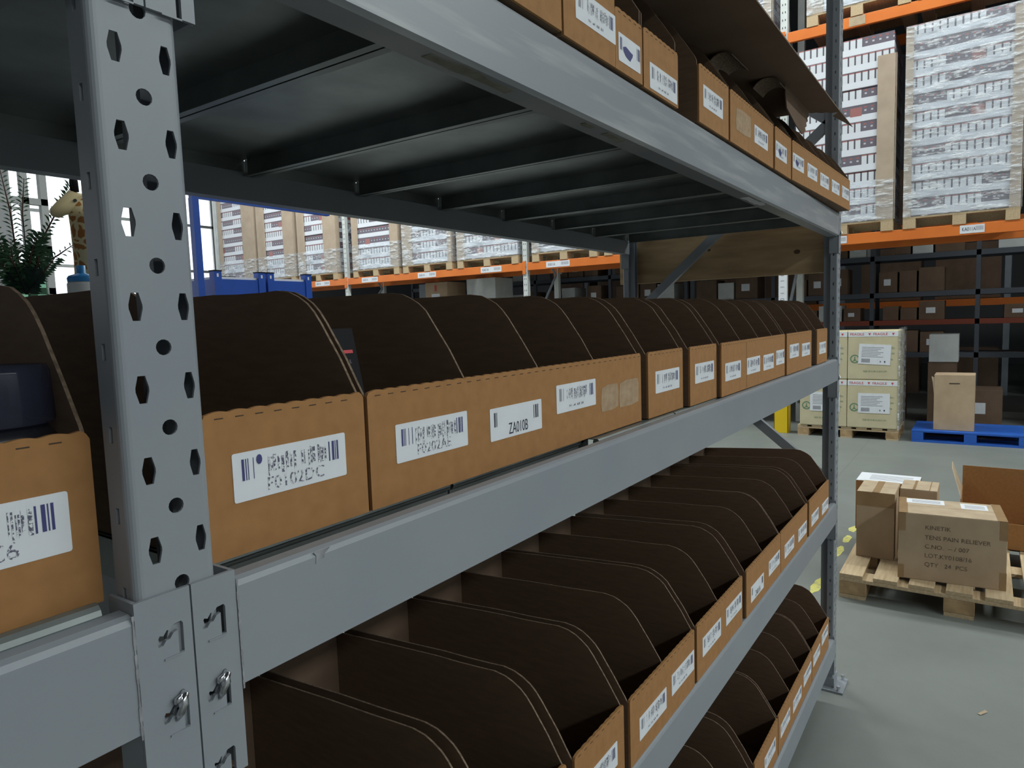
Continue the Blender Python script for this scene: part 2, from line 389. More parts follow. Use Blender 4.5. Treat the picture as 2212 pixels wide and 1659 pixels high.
def bay(xa, xb, levels, near):
    # xa: right face of left post, xb: left face of right post
    for z in levels:
        zt = z + BH
        b = beam(xa + .014, xb - .005, 0, z, False, z == B1)
        connector(b, xa - .0255, xa + .0135, zt + .0085, 0, 1, (xa + .0135, xa - .0075), near and z > B3)
        connector(b, xb - .0045, xb + .0395, zt + .0085, 0, 1, (xb - .0045, xb + .022), near and z > B3)
        if near and z in (B2, B1):
            for xx in (xa + .0148, xb - .006):
                w = MB()
                for q in range(26):
                    ww = .0005 + R.random() * .0006
                    w.box(xx - ww, xx + ww, -.0049, -.004, z + q * BH / 26, z + (q + 1) * BH / 26, 'weld')
                w.build('weld_seam', b)
        b2 = beam(xa + .014, xb - .005, 1.0, z, True)
        connector(b2, xa - .0255, xa + .0135, zt + .0085, 1.0, -1, (xa + .0135, xa - .0075), False)
        connector(b2, xb - .0045, xb + .0395, zt + .0085, 1.0, -1, (xb - .0045, xb + .022), False)
        n = 8; pitch = (xb - xa - .03) / n
        for k in range(n):
            px0 = xa + .015 + k * pitch + .002; px1 = px0 + pitch - .004; zt2 = z + BH + .0005; m = MB()
            prof = [(.046, -.03), (.030, -.03), (.024, -.004), (.027, 0), (.972, 0), (.976, -.004), (.970, -.03), (.954, -.03)]
            m.box(px0, px1, .062 if (z == B2 and k < 2) else .030, .970, zt2 - .0015, zt2, 'galvanized')
            ty, tz, tr = (.024, zt2 + .0005, .0085) if xa < -1 and z == B2 else ((.062 if (z == B2 and k < 2) else .030), zt2 - .0060, .0065)
            m.tube([(px0 + .001, ty, tz), (px1 - .001, ty, tz)], tr, 'galvanized', 12)
            m.box(px0, px1, .9685, .970, zt2 - .03, zt2, 'galvanized')
            if z == B2 and k < 2: m.box(px0, px1, .062, .0635, zt2 - .06, zt2, 'galvanized')
            for (a, b_, c_) in ((px0, px0 + .0014, px0 + .014), (px1 - .0014, px1, px1 - .014)):
                m.box(a, b_, .064 if (z == B2 and k < 2) else .046, .954, zt2 - .042, zt2, 'galvanized')
                l, r_ = sorted((a, c_)) if c_ > a else (c_, b_)
                m.box(l, r_, .064 if (z == B2 and k < 2) else .046, .954, zt2 - .0434, zt2 - .042, 'galvanized')
            m.build('deck_panel', rack)
bay(X0 + W, X1, (B1, B2, B3, B4), True)
bay(XL + W, X0, (B1, B2), True)
# scuffs and tape residue on the beams
def patch(pts, y, z, m, nm, lab=None):
    b = MB(); b.prism(pts, 2, z - .0006, z, m); o = b.build(nm, rack)
    if lab: o['label'] = lab
def jag(x0, x1, y0, y1, n, seed):
    q = random.Random(seed)
    t = [(x0 + (x1 - x0) * i / n, y0 + q.random() * (y1 - y0) * .3) for i in range(n + 1)]
    u = [(x1 - (x1 - x0) * i / n, y1 - q.random() * (y1 - y0) * .3) for i in range(n + 1)]
    return t + u
patch(jag(.33, .50, .006, .030, 6, 2), 0, B1 - .0002, 'tape_residue', 'tape_residue', 'strip of old tape residue')
patch(jag(.70, .735, .008, .022, 3, 3), 0, B1 - .0002, 'tape_residue', 'tape_residue', 'small scrap of torn tape')
patch(jag(.78, .85, .008, .028, 3, 4), 0, B1 - .0002, 'tape_residue', 'tape_residue', 'larger scrap of torn tape')
patch(jag(1.62, 1.80, .004, .034, 8, 5), 0, B1 - .0002, 'label_paper', 'tape_residue', 'bare scraped patch under the beam')
def chip(x, z, w, h, seed):
    q = random.Random(seed); b = MB()
    b.prism([(x - w, z + h), (x - w * .7, z + h * .3), (x - w * .8, z - h), (x - w * .2, z - h * .3), (x + w * .2, z - h * .5), (x + w * .3, z + h * .2), (x + w, z + h), (x + w * .2, z + h * .9)], 1, -.0046, -.004, 'weld'); b.build('paint_chip', rack)
chip(.118, B2 + BH - .008, .010, .006, 1)

# ---------------------------------------------------------------- cardboard bins
SIDE = [(0, .128), (.006, .138), (.027, .172), (.055, .212), (.066, .226), (.078, .236), (.092, .244), (.108, .250), (.13, .253)]
_sm = {}
def side_mesh(depth, top, seed, slope=0.):
    if abs(depth - .53) < .001: slope = .06
    key = (depth, top, seed % 4)
    if key in _sm: return _sm[key]
    q = random.Random(seed % 4 + 50); k = top / .253
    pts = [(.0, 0)] + [(a + q.uniform(-.0008, .0008), b * k if b > .14 else b) for a, b in SIDE]
    y = .16
    while y < depth - .03: pts.append((y, top - slope * (y - .14) + q.uniform(-.0012, .0008))); y += .05 if y < .3 else .12
    pts += [(depth, top - .002 - slope * (depth - .14)), (depth, 0)]
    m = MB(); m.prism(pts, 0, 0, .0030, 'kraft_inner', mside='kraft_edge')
    # corrugation wave showing in the cut edge
    _sm[key] = m.mesh('side_panel'); return _sm[key]
def wavy(x0, x1, z, amp=.0016, wl=.021):
    n = max(8, int((x1 - x0) / wl * 6)); out = []
    for i in range(n + 1):
        x = x0 + (x1 - x0) * i / n; out.append((x, z + amp * abs(math.sin(math.pi * (x - x0) / wl)) - amp * .5))
    return out
_bc = [0]
def label_obj(parent, x, z, w=.135, h=.046, text=None, style='faded', seed=0, tilt=0, bars='ink_blue'):
    q = random.Random(seed * 13 + 5); m = MB(); r = .002
    pts = []
    for cx, cz, a0 in ((w - r, r, 270), (w - r, h - r, 0), (r, h - r, 90), (r, r, 180)):
        for i in range(4):
            a = math.radians(a0 + 30 * i); pts.append((cx + r * math.cos(a), cz + r * math.sin(a)))
    m.prism(pts, 1, -.0006, 0, 'label_paper')
    def bar(a, b, z0, z1, mt): m.add([(a, -.0009, z0), (b, -.0009, z0), (b, -.0009, z1), (a, -.0009, z1)], [(0, 1, 2, 3)], mt)
    bz0, bz1 = h * .42, h * .86
    def bars_at(x0, ws, mt):
        for a, b in ws: bar(x0 + a, x0 + b, bz0, bz1, mt)
    L = [(0, .0026), (.0040, .0050), (.0064, .0072)]; Rr = [(0, .0014), (.0044, .0072), (.0084, .0094), (.0108, .0128)]
    bars_at(w * .07, L, bars if style != 'far' else 'ink_grey'); bars_at(w * .83, Rr, bars)
    if style in ('faded', 'far', 'ball'):
        bar(w * .16, w * .165, bz0, bz1, bars); bar(w * .205, w * .212, bz0, bz1, bars) if style == 'faded' else None
        xx = w * .25
        while xx < w * .80:
            ww = q.choice((.0008, .0012, .0020, .0030))
            if q.random() < .75: bar(xx, xx + ww, bz0 + q.uniform(-.001, .004), bz1 - q.uniform(0, .004), 'ink_faded')
            xx += ww + q.choice((.0008, .0014, .0022))
    if text:
        if style == 'plain': put_text(m, text, w * .33, h * .10, .0235, 'ink', sx=.64)
        else: put_text(m, text, w * .26, h * .11, .0180, 'ink_faded', sx=1.0)
    if style == 'far' and not text:
        for k in range(4): bar(w * (.3 + .1 * k), w * (.36 + .1 * k), h * .16, h * .24, 'ink_faded')
    if style == 'blot' or tilt == 9:
        m.add([(w * .30 + .018 * math.cos(a) * (1 + .25 * math.sin(3 * a)) + .01, -.0010, h * .42 + .010 * math.sin(a) * (1 + .3 * math.cos(2 * a + 1))) for a in [i * math.pi / 6 for i in range(12)]], [tuple(range(12))], 'ink_blue')
    if style == 'ball':
        m.add([(w * .21 + .0032 * math.cos(a), -.0011, h * .80 + .0048 * math.sin(a)) for a in [i * math.pi / 5 for i in range(10)]], [tuple(range(10))], 'ink_blue')
    o = m.build('barcode_label', parent, (x, -.0001, z)); return o
def bin_tray(x0, x1, yf, zb, label, dividers=(), labels=(), h=.135, depth=.62, top=.253, rz=0, scars=(), group=None, seams=(), back=True, open_right=False):
    _bc[0] += 1; sd = _bc[0]; W = x1 - x0
    t = thing('cardboard_bin', (x0, yf, zb), label, 'cardboard bin', group, rz)
    m = MB(); c = .006
    prof = [(0, 0), (W, 0), (W, h - c), (W - c * .4, h - c * .3)] + wavy(c, W - c, h)[::-1] + [(c * .4, h - c * .3), (0, h - c)]
    m.prism(prof, 1, 0, .0045, 'kraft')
    x = .012
    while x < W - .012:
        m.box(x, x + .0085, -.0004, .0002, h - .0062, h - .0053, 'dark_slit'); x += .021
    for s in seams: m.box(s - x0 - .0005, s - x0 + .0005, -.0004, .0002, 0.003, h - .006, 'dark_slit')
    fp = m.build('front_panel', t)
    for i, lb in enumerate(labels):
        a, z, txt, st = lb[:4]; label_obj(fp, a - x0, z - zb, text=txt, style=st, seed=sd * 7 + i, tilt=lb[4] if len(lb) > 4 else 0, w=lb[5] if len(lb) > 5 else .135, bars='ink' if st == 'plain' else 'ink_blue')
    for (a, b, z0, z1, dv) in scars:
        q = MB(); w_, h_ = b - a, z1 - z0
        q.prism([(.003, 0), (w_ * .6, -.001), (w_ - .002, .003), (w_, h_ * .7), (w_ - .004, h_), (w_ * .4, h_ + .001), (.004, h_ - .004), (0, h_ * .3)], 1, -.0004, 0, 'kraft_scar')
        if dv: q.box(w_ * .49, w_ * .497, -.0007, -.0004, .002, h_ - .003, 'kraft_inner')
        q.build('torn_label_scar', fp, (a - x0, -.0001, z0 - zb))
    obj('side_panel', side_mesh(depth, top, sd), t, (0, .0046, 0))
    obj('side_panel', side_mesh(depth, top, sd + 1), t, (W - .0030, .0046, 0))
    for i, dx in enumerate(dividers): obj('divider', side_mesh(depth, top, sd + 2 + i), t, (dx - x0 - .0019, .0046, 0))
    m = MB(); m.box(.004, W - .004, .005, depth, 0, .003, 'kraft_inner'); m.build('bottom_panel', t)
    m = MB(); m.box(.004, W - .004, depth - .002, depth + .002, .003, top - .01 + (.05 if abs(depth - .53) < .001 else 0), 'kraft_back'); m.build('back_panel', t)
    return t
# eye-level shelf
Z2 = B2 + BH + .0025
bin_tray(-.247, -.060, .04, Z2, 'cardboard bin left of the near post, holding a black bottle with a clear cap', labels=[(-.214, 1.541, 'F0102C6', 'faded')])
bin_tray(.032, .223, .04, Z2, 'cardboard bin with label F0102DC, just right of the near post', labels=[(.058, 1.5435, 'F0102DC', 'ball', 0)])
bin_tray(.2285, .968, .04, Z2, 'wide four-compartment cardboard bin with the ZA010B label', (.413, .597, .783), [(.270, 1.540, 'F0202AE', 'faded'), (.456, 1.535, 'ZA010B', 'plain'), (.637, 1.5505, None, 'far')], scars=[(.792, .864, 1.534, 1.580, 0), (.866, .955, 1.533, 1.582, 0)])
bin_tray(.992, 1.186, .035, Z2, 'cardboard bin right of the wide ZA010B bin, brown gaps on both its sides', labels=[(1.028, 1.542, None, 'far')])
bin_tray(1.205, 1.392, .025, Z2, 'narrow cardboard bin, second one right of the wide ZA010B bin', labels=[(1.236, 1.543, None, 'far')])
bin_tray(1.400, 2.060, .015, Z2, 'four-compartment cardboard bin in the far half of the eye-level shelf', (1.587, 1.768, 1.925), [(1.428, 1.531, None, 'far'), (1.621, 1.532, None, 'far', 0), (1.793, 1.530, None, 'far', 0, .120), (1.944, 1.535, None, 'far', 0, .106)], seams=(1.62,))
bin_tray(2.066, 2.455, .01, Z2, 'two-compartment cardboard bin before the last gap of the eye-level shelf', (2.26,), [(2.104, 1.546, None, 'far'), (2.290, 1.541, None, 'far')])
bin_tray(2.560, 2.765, .01, Z2, 'last cardboard bin on the eye-level shelf, against the far post', labels=[(2.60, 1.531, None, 'far')])
# shelf below
Z3 = B3 + BH + .0025
lw = [(1.013, .903), (.850, .894)]
bin_tray(.036, .392, .015, Z3, 'nearest bin of the middle-lower shelf, only its dark side wall in view', (.205,), depth=.53)
bin_tray(.410, .588, .01, Z3, 'second nearest bin of the middle-lower shelf, front cut off by the photo edge', labels=[(.43, .895, None, 'far')], depth=.53)
bin_tray(.606, .790, .005, Z3, 'bin of the middle-lower shelf whose label is cut by the bottom edge of the photo', labels=[(.625, .896, None, 'far')], depth=.53)
bin_tray(.806, 1.150, .0, Z3, 'first fully visible two-compartment bin from the near end of the middle-lower shelf', (.975,), [(.846, .894, None, 'far'), (1.010, .904, None, 'far')], depth=.53)
bin_tray(1.166, 1.524, .0, Z3, 'two-compartment bin just before the widest dark gap of the middle-lower shelf', (1.335,), [(1.203, .905, None, 'far'), (1.380, .910, None, 'far')], depth=.53)
bin_tray(1.562, 1.948, .0, Z3, 'two-compartment bin right after the widest dark gap of the middle-lower shelf', (1.750,), [(1.606, .888, 'ZA011A', 'plain'), (1.800, .900, None, 'far')], depth=.53)
bin_tray(1.952, 2.352, .0, Z3, 'second-last bin of the middle-lower shelf, pressed against its left neighbour', (2.150,), [(2.001, .893, None, 'far'), (2.203, .890, None, 'far')], depth=.53)
bin_tray(2.385, 2.775, .0, Z3, 'last bin of the middle-lower shelf, in front of the far post', (2.57,), [(2.425, .886, None, 'far'), (2.63, .878, None, 'far')], depth=.53)
# lowest shelf
Z4 = B4 + BH + .0025
bin_tray(.95, 1.28, .005, Z4, 'bin of the lowest shelf mostly below the bottom edge of the photo', depth=.53)
bin_tray(1.30, 1.635, .005, Z4, 'nearest bin of the lowest shelf with a visible brown front corner', (1.47,), depth=.53)
bin_tray(1.665, 1.942, .005, Z4, 'lowest-shelf bin right after a wide dark gap, front cut by the photo edge', labels=[(1.775, .280, None, 'far')], depth=.53)
bin_tray(1.950, 2.484, .005, Z4, 'three-compartment bin in the middle of the lowest shelf', (2.133, 2.294), [(1.978, .280, None, 'far'), (2.160, .275, None, 'far'), (2.334, .290, None, 'far')], depth=.53)
bin_tray(2.49, 2.84, .005, Z4, 'last bin of the lowest shelf, at the foot of the far post', (2.655,), [(2.510, .290, None, 'far'), (2.681, .305, None, 'far')], depth=.53)
# top shelf seen from below
Z1 = B1 + BH + .0025
bin_tray(.20, .600, -.008, Z1 + .004, 'leftmost visible bin of the top shelf, cut by the top edge of the photo', (.40,), h=.16, depth=.55, labels=[(.45, 2.16, None, 'far')])
bin_tray(.606, .776, -.008, Z1 + .001, 'tall-fronted top-shelf bin with a big white label at the top edge of the photo', labels=[(.642, 2.150, None, 'far')], h=.235, depth=.55)
bin_tray(.777, .886, -.008, Z1 + .001, 'slim top-shelf bin whose label carries a blue ink smear', labels=[(.788, 2.130, None, 'blot', 9, .088)], h=.100, depth=.55)
bin_tray(.892, 1.060, -.008, Z1 - .0005, 'top-shelf bin left of the wide brown gap', labels=[(.918, 2.118, None, 'far')], h=.105, depth=.55)
bin_tray(1.180, 1.385, -.009, Z1, 'top-shelf bin right of the wide brown gap, its side wall showing', labels=[(1.205, 2.151, None, 'far')], h=.122, depth=.55)
bin_tray(1.395, 1.800, -.010, Z1, 'top-shelf bin with a pale torn-label scar and one label at its right', (1.60,), [(1.603, 2.150, None, 'far')], h=.122, depth=.55, scars=[(1.44, 1.57, 2.150, 2.205, 0)])
bin_tray(1.812, 2.012, -.012, Z1, 'first top-shelf bin with a blue ink blot, counted from the left', labels=[(1.818, 2.150, None, 'far', 9)], h=.122, depth=.55)
bin_tray(2.018, 2.915, -.014, Z1, 'long last bin of the top shelf jutting over the beam at the far end', (2.20, 2.385, 2.57, 2.755), [(2.024, 2.152, None, 'far', 9), (2.208, 2.150, None, 'far'), (2.39, 2.146, None, 'far'), (2.575, 2.148, None, 'far'), (2.76, 2.150, None, 'far')], h=.122, depth=.55, rz=math.radians(-2.0))


# black bottle in the near-left bin, black pack in the ZA010B bin
t = thing('bottle', (-.1095, .0935, Z2 + .004), 'black bottle with a clear dome cap in the bin left of the near post', 'bottle')
m = MB(); m.lathe([(0, 0), (.050, 0), (.053, .004), (.053, .128), (.046, .138), (.030, .140), (.030, .150), (0, .150)], 'black_gloss', 36); m.build('bottle_body', t, smooth=True)
m = MB(); m.lathe([(.0525, .139), (.0535, .141), (.0520, .178), (.0495, .183), (.0, .1845)], 'clear_plastic', 36); m.build('clear_cap', t, smooth=True)
m = MB(); m.lathe([(0, .150), (.020, .150), (.020, .166), (.012, .172), (0, .172)], 'black_gloss', 24); m.build('spray_nozzle', t, smooth=True)
t.scale = (.86, .86, 1)
t = thing('blister_pack', (.2335, .058, Z2 + .004), 'slim black pack with small white and blue print leaning inside the ZA010B bin', 'pack')
M = Matrix.Rotation(math.radians(-12), 4, 'X')
m = MB(); m.box(0, .034, 0, .014, .0, .206, 'black_matte', M)
for tx, x_, z, sz, mt in (('O', .010, .160, .009, 'label_paper'), ('E.', .020, .164, .006, 'ink_grey'), ('TI S', .010, .146, .008, 'ink_grey'), ('GE', .016, .112, .011, 'lid_blue'), ('TRI', .018, .100, .008, 'label_paper'), ('60', .022, .088, .008, 'label_paper')):
    vs, fs = text_geo(tx, sz, .8); m.add([(a + x_, -.0004, b + z) for a, _, b in vs], fs, mt, M)
m.box(.014, .028, -.0004, 0, .176, .180, 'ink_red', M)
m.build('card', t)

# loose cardboard sheet lying over the top-shelf bins
SZ = Z1 + .258
t = thing('cardboard_sheet', (.05, -.10, SZ), 'big dark cardboard sheet with torn hanging flaps lying over the top-shelf bins', 'cardboard sheet')
def TP(x, y, z): return (x - .05, y + .10, z - SZ)
ed = [(.05, .80), (.05, -.10), (2.36, -.10)]
for i in range(9): ed.append((2.345 - .011 * (i % 2) - .011 * i, -.10 + .0135 * i))
ed += [(2.22, .30), (2.20, .80)]
m = MB(); m.prism([TP(a, b, 0)[:2] for a, b in ed], 2, 0, .004, 'carton_shade_brown', mside='kraft_edge'); m.build('sheet', t)
m = MB(); m.add([TP(2.32, -.10, SZ + .004), TP(2.565, -.105, SZ - .002), TP(2.365, -.07, SZ + .002), TP(2.32, -.10, SZ + .001), TP(2.565, -.105, SZ - .003), TP(2.365, -.07, SZ)], [(0, 1, 2), (5, 4, 3), (0, 3, 4, 1), (1, 4, 5, 2), (2, 5, 3, 0)], 'kraft_edge'); m.build('torn_corner', t)
pts = [(1.90, SZ), (1.93, 2.31), (2.05, 2.285), (2.14, 2.275)]
for i in range(10): pts.append((2.165 + .075 * i / 9 + (.016 if i % 2 else 0), 2.285 + (SZ - 2.285) * i / 9))
m = MB(); m.prism([(a - .05, b - SZ) for a, b in pts][::-1], 1, .082, .085, 'carton_shade_brown', mside='kraft_edge'); m.build('torn_flap', t)
for (cx, cy, cz, r_, a0, a1, w_) in ((1.52, .05, SZ - .045, .040, 10, 130, .15), (1.80, .01, SZ - .045, .042, 30, 150, .11)):
    m = MB(); n = 10; ins = [(r_ * math.cos(math.radians(a0 + (a1 - a0) * i / n)), r_ * math.sin(math.radians(a0 + (a1 - a0) * i / n))) for i in range(n + 1)]
    out = [(p[0] * 1.05, p[1] * 1.05) for p in ins[::-1]]
    m.prism([(cy + .10 + p[0], cz + p[1] - SZ) for p in ins + out], 0, cx - .05, cx - .05 + w_, 'carton_shade_brown', mside='kraft_edge'); m.build('curled_flap', t)

# plank at the far end of the rack
t = thing('plank', (3.004, .02, 1.868), 'wide knotty wooden board fixed across the far end of the grey rack', 'board')
m = MB(); m.box(0, .022, 0, 1.03, 0, .212, 'plank_wood')
for ky, kz, r_ in ((.16, .10, .010), (.95, .03, .012), (.56, .14, .006)):
    m.add([(-.0006, ky + r_ * 1.4 * math.cos(i * .52), kz + r_ * math.sin(i * .52)) for i in range(12)], [tuple(range(12))[::-1]], 'knot')
m.build('board', t, bevel=.002)

# ---------------------------------------------------------------- pallets
def pallet_parts(t, L, D, along='x', dirty=False):
    # local x = depth D (away from the camera), y = length L ; top boards run along x
    H = .144
    nb = 7; bw = .125; gap = (L - nb * bw) / (nb - 1)
    for k in range(nb):
        m = MB(); y = k * (bw + gap); m.box(0, D, y, y + bw, H - .022, H, 'pallet_wood'); m.build('deck_board', t, bevel=.002)
    for x in (0, D / 2 - .07, D - .14):
        m = MB(); m.box(x, x + .14, 0, L, H - .044, H - .0225, 'pallet_wood'); m.build('stringer_board', t, bevel=.002)
        for y in (0, L / 2 - .0725, L - .145):
            m = MB(); m.box(x, x + .14, y, y + .145, .022, H - .0445, 'block_wood'); m.build('block', t, bevel=.003)
    for y in (0, L / 2 - .07, L - .14):
        m = MB(); m.box(0, D, y, y + .14, 0, .0215, 'pallet_wood'); m.build('bottom_board', t)
pal = thing('wooden_pallet', (4.05, -1.045, 0), 'pale wooden pallet on the floor carrying the brown cartons', 'pallet'); pallet_parts(pal, 1.2, 1.2)

def carton(name_label, x, y, z, dx, dy, dz, rz=0, m_='kraft_grey', top='kraft_pale', tapes=(), papers=(), prints=(), group=None, cat='box', nm='carton', seam=True, parts=True):
    # x,y = corner nearest the camera-right/left; local axes x away, y left
    t = thing(nm, (x, y, z), name_label, cat, group, rz)
    m = MB(); m.box(0, dx, 0, dy, 0, dz - .0005, m_); m.build('carton_body', t, bevel=.003 if parts else 0)
    if parts:
        m = MB()
        if seam == 'y': m.box(0.002, dx - .002, .002, dy / 2 - .0015, dz - .001, dz + .002, top); m.box(0.002, dx - .002, dy / 2 + .0015, dy - .002, dz - .001, dz + .002, top)
        else: m.box(0.002, dx / 2 - .0015, .002, dy - .002, dz - .001, dz + .002, top); m.box(dx / 2 + .0015, dx - .002, .002, dy - .002, dz - .001, dz + .002, top)
        m.build('top_flap', t)
    for (a, b, c, d, e, f) in tapes:
        m = MB(); m.box(a, b, c, d, e, f, 'parcel_tape'); m.build('tape', t)
    for (a, b, c, d) in papers:
        m = MB(); m.box(a, b, c, d, dz + .002, dz + .003, 'label_paper')
        for k in range(5): m.box(a + (b - a) * (.2 + .13 * k), a + (b - a) * (.24 + .13 * k), c + (d - c) * .1, d - (d - c) * .15, dz + .003, dz + .0033, 'ink_grey')
        m.build('shipping_paper', t)
    if prints:
        m = MB()
        for (tx, y0, z0, sz) in prints:
            vs, fs = text_geo(tx, sz, 1.0); m.add([(-.0012, y0 - a, z0 + b) for a, _, b in vs], fs, 'ink_printed')
        m.build('printed_text', t)
    return t
carton('big brown carton with TENS PAIN RELIEVER printed on it, front of the floor pallet', 4.19, -.655, .144, .36, .515, .385, math.radians(5), tapes=[(-.001, .001, -.001, .035, .28, .385), (-.001, .001, .48, .516, .28, .385), (-.001, .001, -.001, .03, .0, .10), (-.001, .001, .485, .516, .0, .08), (.0, .37, -.0006, .045, .386, .3875), (.0, .37, .47, .5156, .386, .3875)],
       papers=[(.24, .345, .28, .475), (.20, .32, .07, .20)], prints=[('KINETIK', .385, .300, .034), ('TENS PAIN RELIEVER', .385, .243, .034), ('C.NO.  -- / 007', .385, .190, .034), ('LOT.KY0108/16', .385, .137, .034), ('QTY   24  PCS', .385, .085, .034)])
carton('tall narrow brown carton at the left corner of the floor pallet', 4.42, -.095, .144, .33, .212, .418, 0, tapes=[(-.001, .001, .0, .212, .33, .418), (.0, .33, .085, .125, .4195, .4205)], seam='x')
carton('small brown carton behind the big TENS carton, three flap lines on top', 4.66, -.305, .144, .27, .205, .405, 0, tapes=[(.0, .27, .12, .135, .4065, .4075), (.0, .27, .04, .045, .4065, .4075)], seam='x')
carton('low white-topped carton at the back of the floor pallet', 5.02, -.18, .144, .28, .385, .352, 0, papers=[(.01, .27, .01, .36)], m_='kraft', top='label_paper')
t = thing('open_carton', (4.98, -1.02, .144), 'open brown carton with raised back flap on the right of the floor pallet', 'carton')
m = MB()
m.box(0, .004, 0, .60, 0, .17, 'kraft'); m.box(0, .44, 0, .004, 0, .30, 'kraft'); m.box(0, .44, .596, .60, 0, .30, 'kraft'); m.box(.436, .44, 0, .60, 0, .34, 'kraft'); m.box(0, .44, 0, .6, 0, .004, 'kraft'); m.build('carton_body', t)
m = MB(); m.box(.436, .440, 0, .60, .34, .44, 'kraft'); m.build('back_flap', t)
m = MB(); m.add([(.10, .602, .30), (.44, .602, .30), (.44, .66, .46), (.30, .655, .44), (.10, .606, .30), (.44, .606, .30), (.44, .664, .46), (.30, .659, .44)], [(0, 1, 2, 3), (7, 6, 5, 4), (0, 4, 5, 1), (1, 5, 6, 2), (2, 6, 7, 3), (3, 7, 4, 0)], 'kraft_pale'); m.build('side_flap', t)

# floor marks
m = MB(); q = random.Random(9)
for (x, y, L_) in ((4.16, .30, .30), (4.62, .295, .22), (4.90, .29, .26), (5.20, .285, .22), (5.48, .28, .18), (5.75, .27, .14)):
    n = 14; m.add([(x + L_ / 2 * math.cos(i * 2 * math.pi / n) * q.uniform(.8, 1.1), y + .028 * math.sin(i * 2 * math.pi / n) * q.uniform(.7, 1.3), .0008) for i in range(n)], [tuple(range(n))], 'line_yellow')
tag(m.build('floor_line'), 'worn broken yellow line painted on the concrete beside the floor pallet', 'floor marking')
m = MB(); m.add([(3.02, -.55, .003), (3.06, -.575, .003), (3.065, -.565, .007), (3.025, -.54, .004)], [(0, 1, 2, 3)], 'kraft_pale'); tag(m.build('paper_scrap'), 'tiny pale scrap lying on the floor past the end of the rack', 'scrap')

# cream wrapped cartons on a pallet under the orange rack
pal = thing('wooden_pallet', (9.68, .36, 0), 'brown wooden pallet under the four cream FRAGILE cartons', 'pallet'); pallet_parts(pal, 1.22, .8)
def cream(y, z, lab, tilt):
    t = thing('cream_carton', (9.67, y, z), lab, 'carton', rz=0); W_, H_ = .585, .635
    m = MB(); m.box(0, .78, 0, W_, 0, H_, 'cream_carton'); m.build('carton_body', t, bevel=.012)
    m = MB(); m.box(-.0015, 0, .004, W_ - .004, H_ - .075, H_ - .01, 'label_paper')
    for k, tx in enumerate(('FRAGILE', 'FRAGILE')):
        vs, fs = text_geo(tx, .045, 1.0); y0 = .56 - k * .27; m.add([(-.0025, y0 - a, H_ - .058 + b) for a, _, b in vs], fs, 'ink_red')
        yy = y0 - .215; m.add([(-.0025, yy, H_ - .03), (-.0025, yy - .03, H_ - .03), (-.0025, yy - .015, H_ - .062)], [(0, 1, 2)], 'ink_red')
    m.build('fragile_tape', t)
    m = MB(); c0, cz, r0 = .50, .27, .055
    ring = [(-.001, c0 + (r0 if i % 2 == 0 else r0 * .78) * math.cos((i // 2) * math.pi / 12), cz + (r0 if i % 2 == 0 else r0 * .78) * math.sin((i // 2) * math.pi / 12)) for i in range(48)]
    m.add(ring, [(2 * i, 2 * i + 1, (2 * i + 3) % 48, (2 * i + 2) % 48) for i in range(24)], 'ink_green')
    m.box(-.0012, -.0008, c0 - .005, c0 + .005, cz - .03, cz + .03, 'ink_green')
    for a in (-1, 1): m.add([(-.001, c0, cz + .005), (-.001, c0 + a * .03, cz - .035), (-.001, c0 + a * .022, cz - .038), (-.001, c0, cz - .006)], [(0, 1, 2, 3)], 'ink_green')
    for tx, y0, z0, s_ in (('FSC', .085, .40, .03), ('100', .085, .33, .03), ('kg', .085, .26, .03), ('SIZE 58 X 40 X 63.5 CM', .40, .10, .030)):
        vs, fs = text_geo(tx, s_, .9); m.add([(-.001, y0 - a, z0 + b) for a, _, b in vs], fs, 'ink_green')
    m.build('printed_marks', t)
    m = MB(); M = Matrix.Translation((0, .27, .33)) @ Matrix.Rotation(math.radians(tilt), 4, 'X')
    m.box(-.003, -.0012, -.185, .185, -.13, .13, 'label_paper', M)
    for k in range(7): m.box(-.0036, -.003, -.10 + .03 * (k % 3), .15, .085 - k * .020, .091 - k * .020, 'ink_grey', M)
    for k in range(12): m.box(-.0036, -.003, .05 + k * .0085, .054 + k * .0085, -.11, -.06, 'ink', M)
    m.box(-.0036, -.003, -.13, -.115, -.10, -.08, 'ink', M); m.box(-.0036, -.003, -.08, -.065, -.10, -.08, 'ink_grey', M)
    m.build('address_sheet', t); return t
cream(.375, .146, 'cream FRAGILE carton at the lower right of the stack of four', 0)
cream(.375, .783, 'cream FRAGILE carton at the upper right of the stack, white sheet slightly tilted', 3)
cream(.965, .146, 'cream FRAGILE carton at the lower left of the stack, partly behind the grey post', 0)
cream(.965, .783, 'cream FRAGILE carton at the upper left of the stack, hidden behind the grey post', 0)
m = MB(); m.box(9.655, 9.658, .355, .37, .14, 1.45, 'stretch_film'); m.box(9.66, 10.46, .352, .356, .14, 1.45, 'stretch_film')
m.add([(9.66, .36, 1.42), (9.66, .27, 1.46), (9.9, .30, 1.43), (9.9, .36, 1.42)], [(0, 1, 2, 3)], 'stretch_film')
tag(m.build('stretch_wrap'), 'loose clear film hanging at the right edge of the cream cartons', 'plastic wrap')

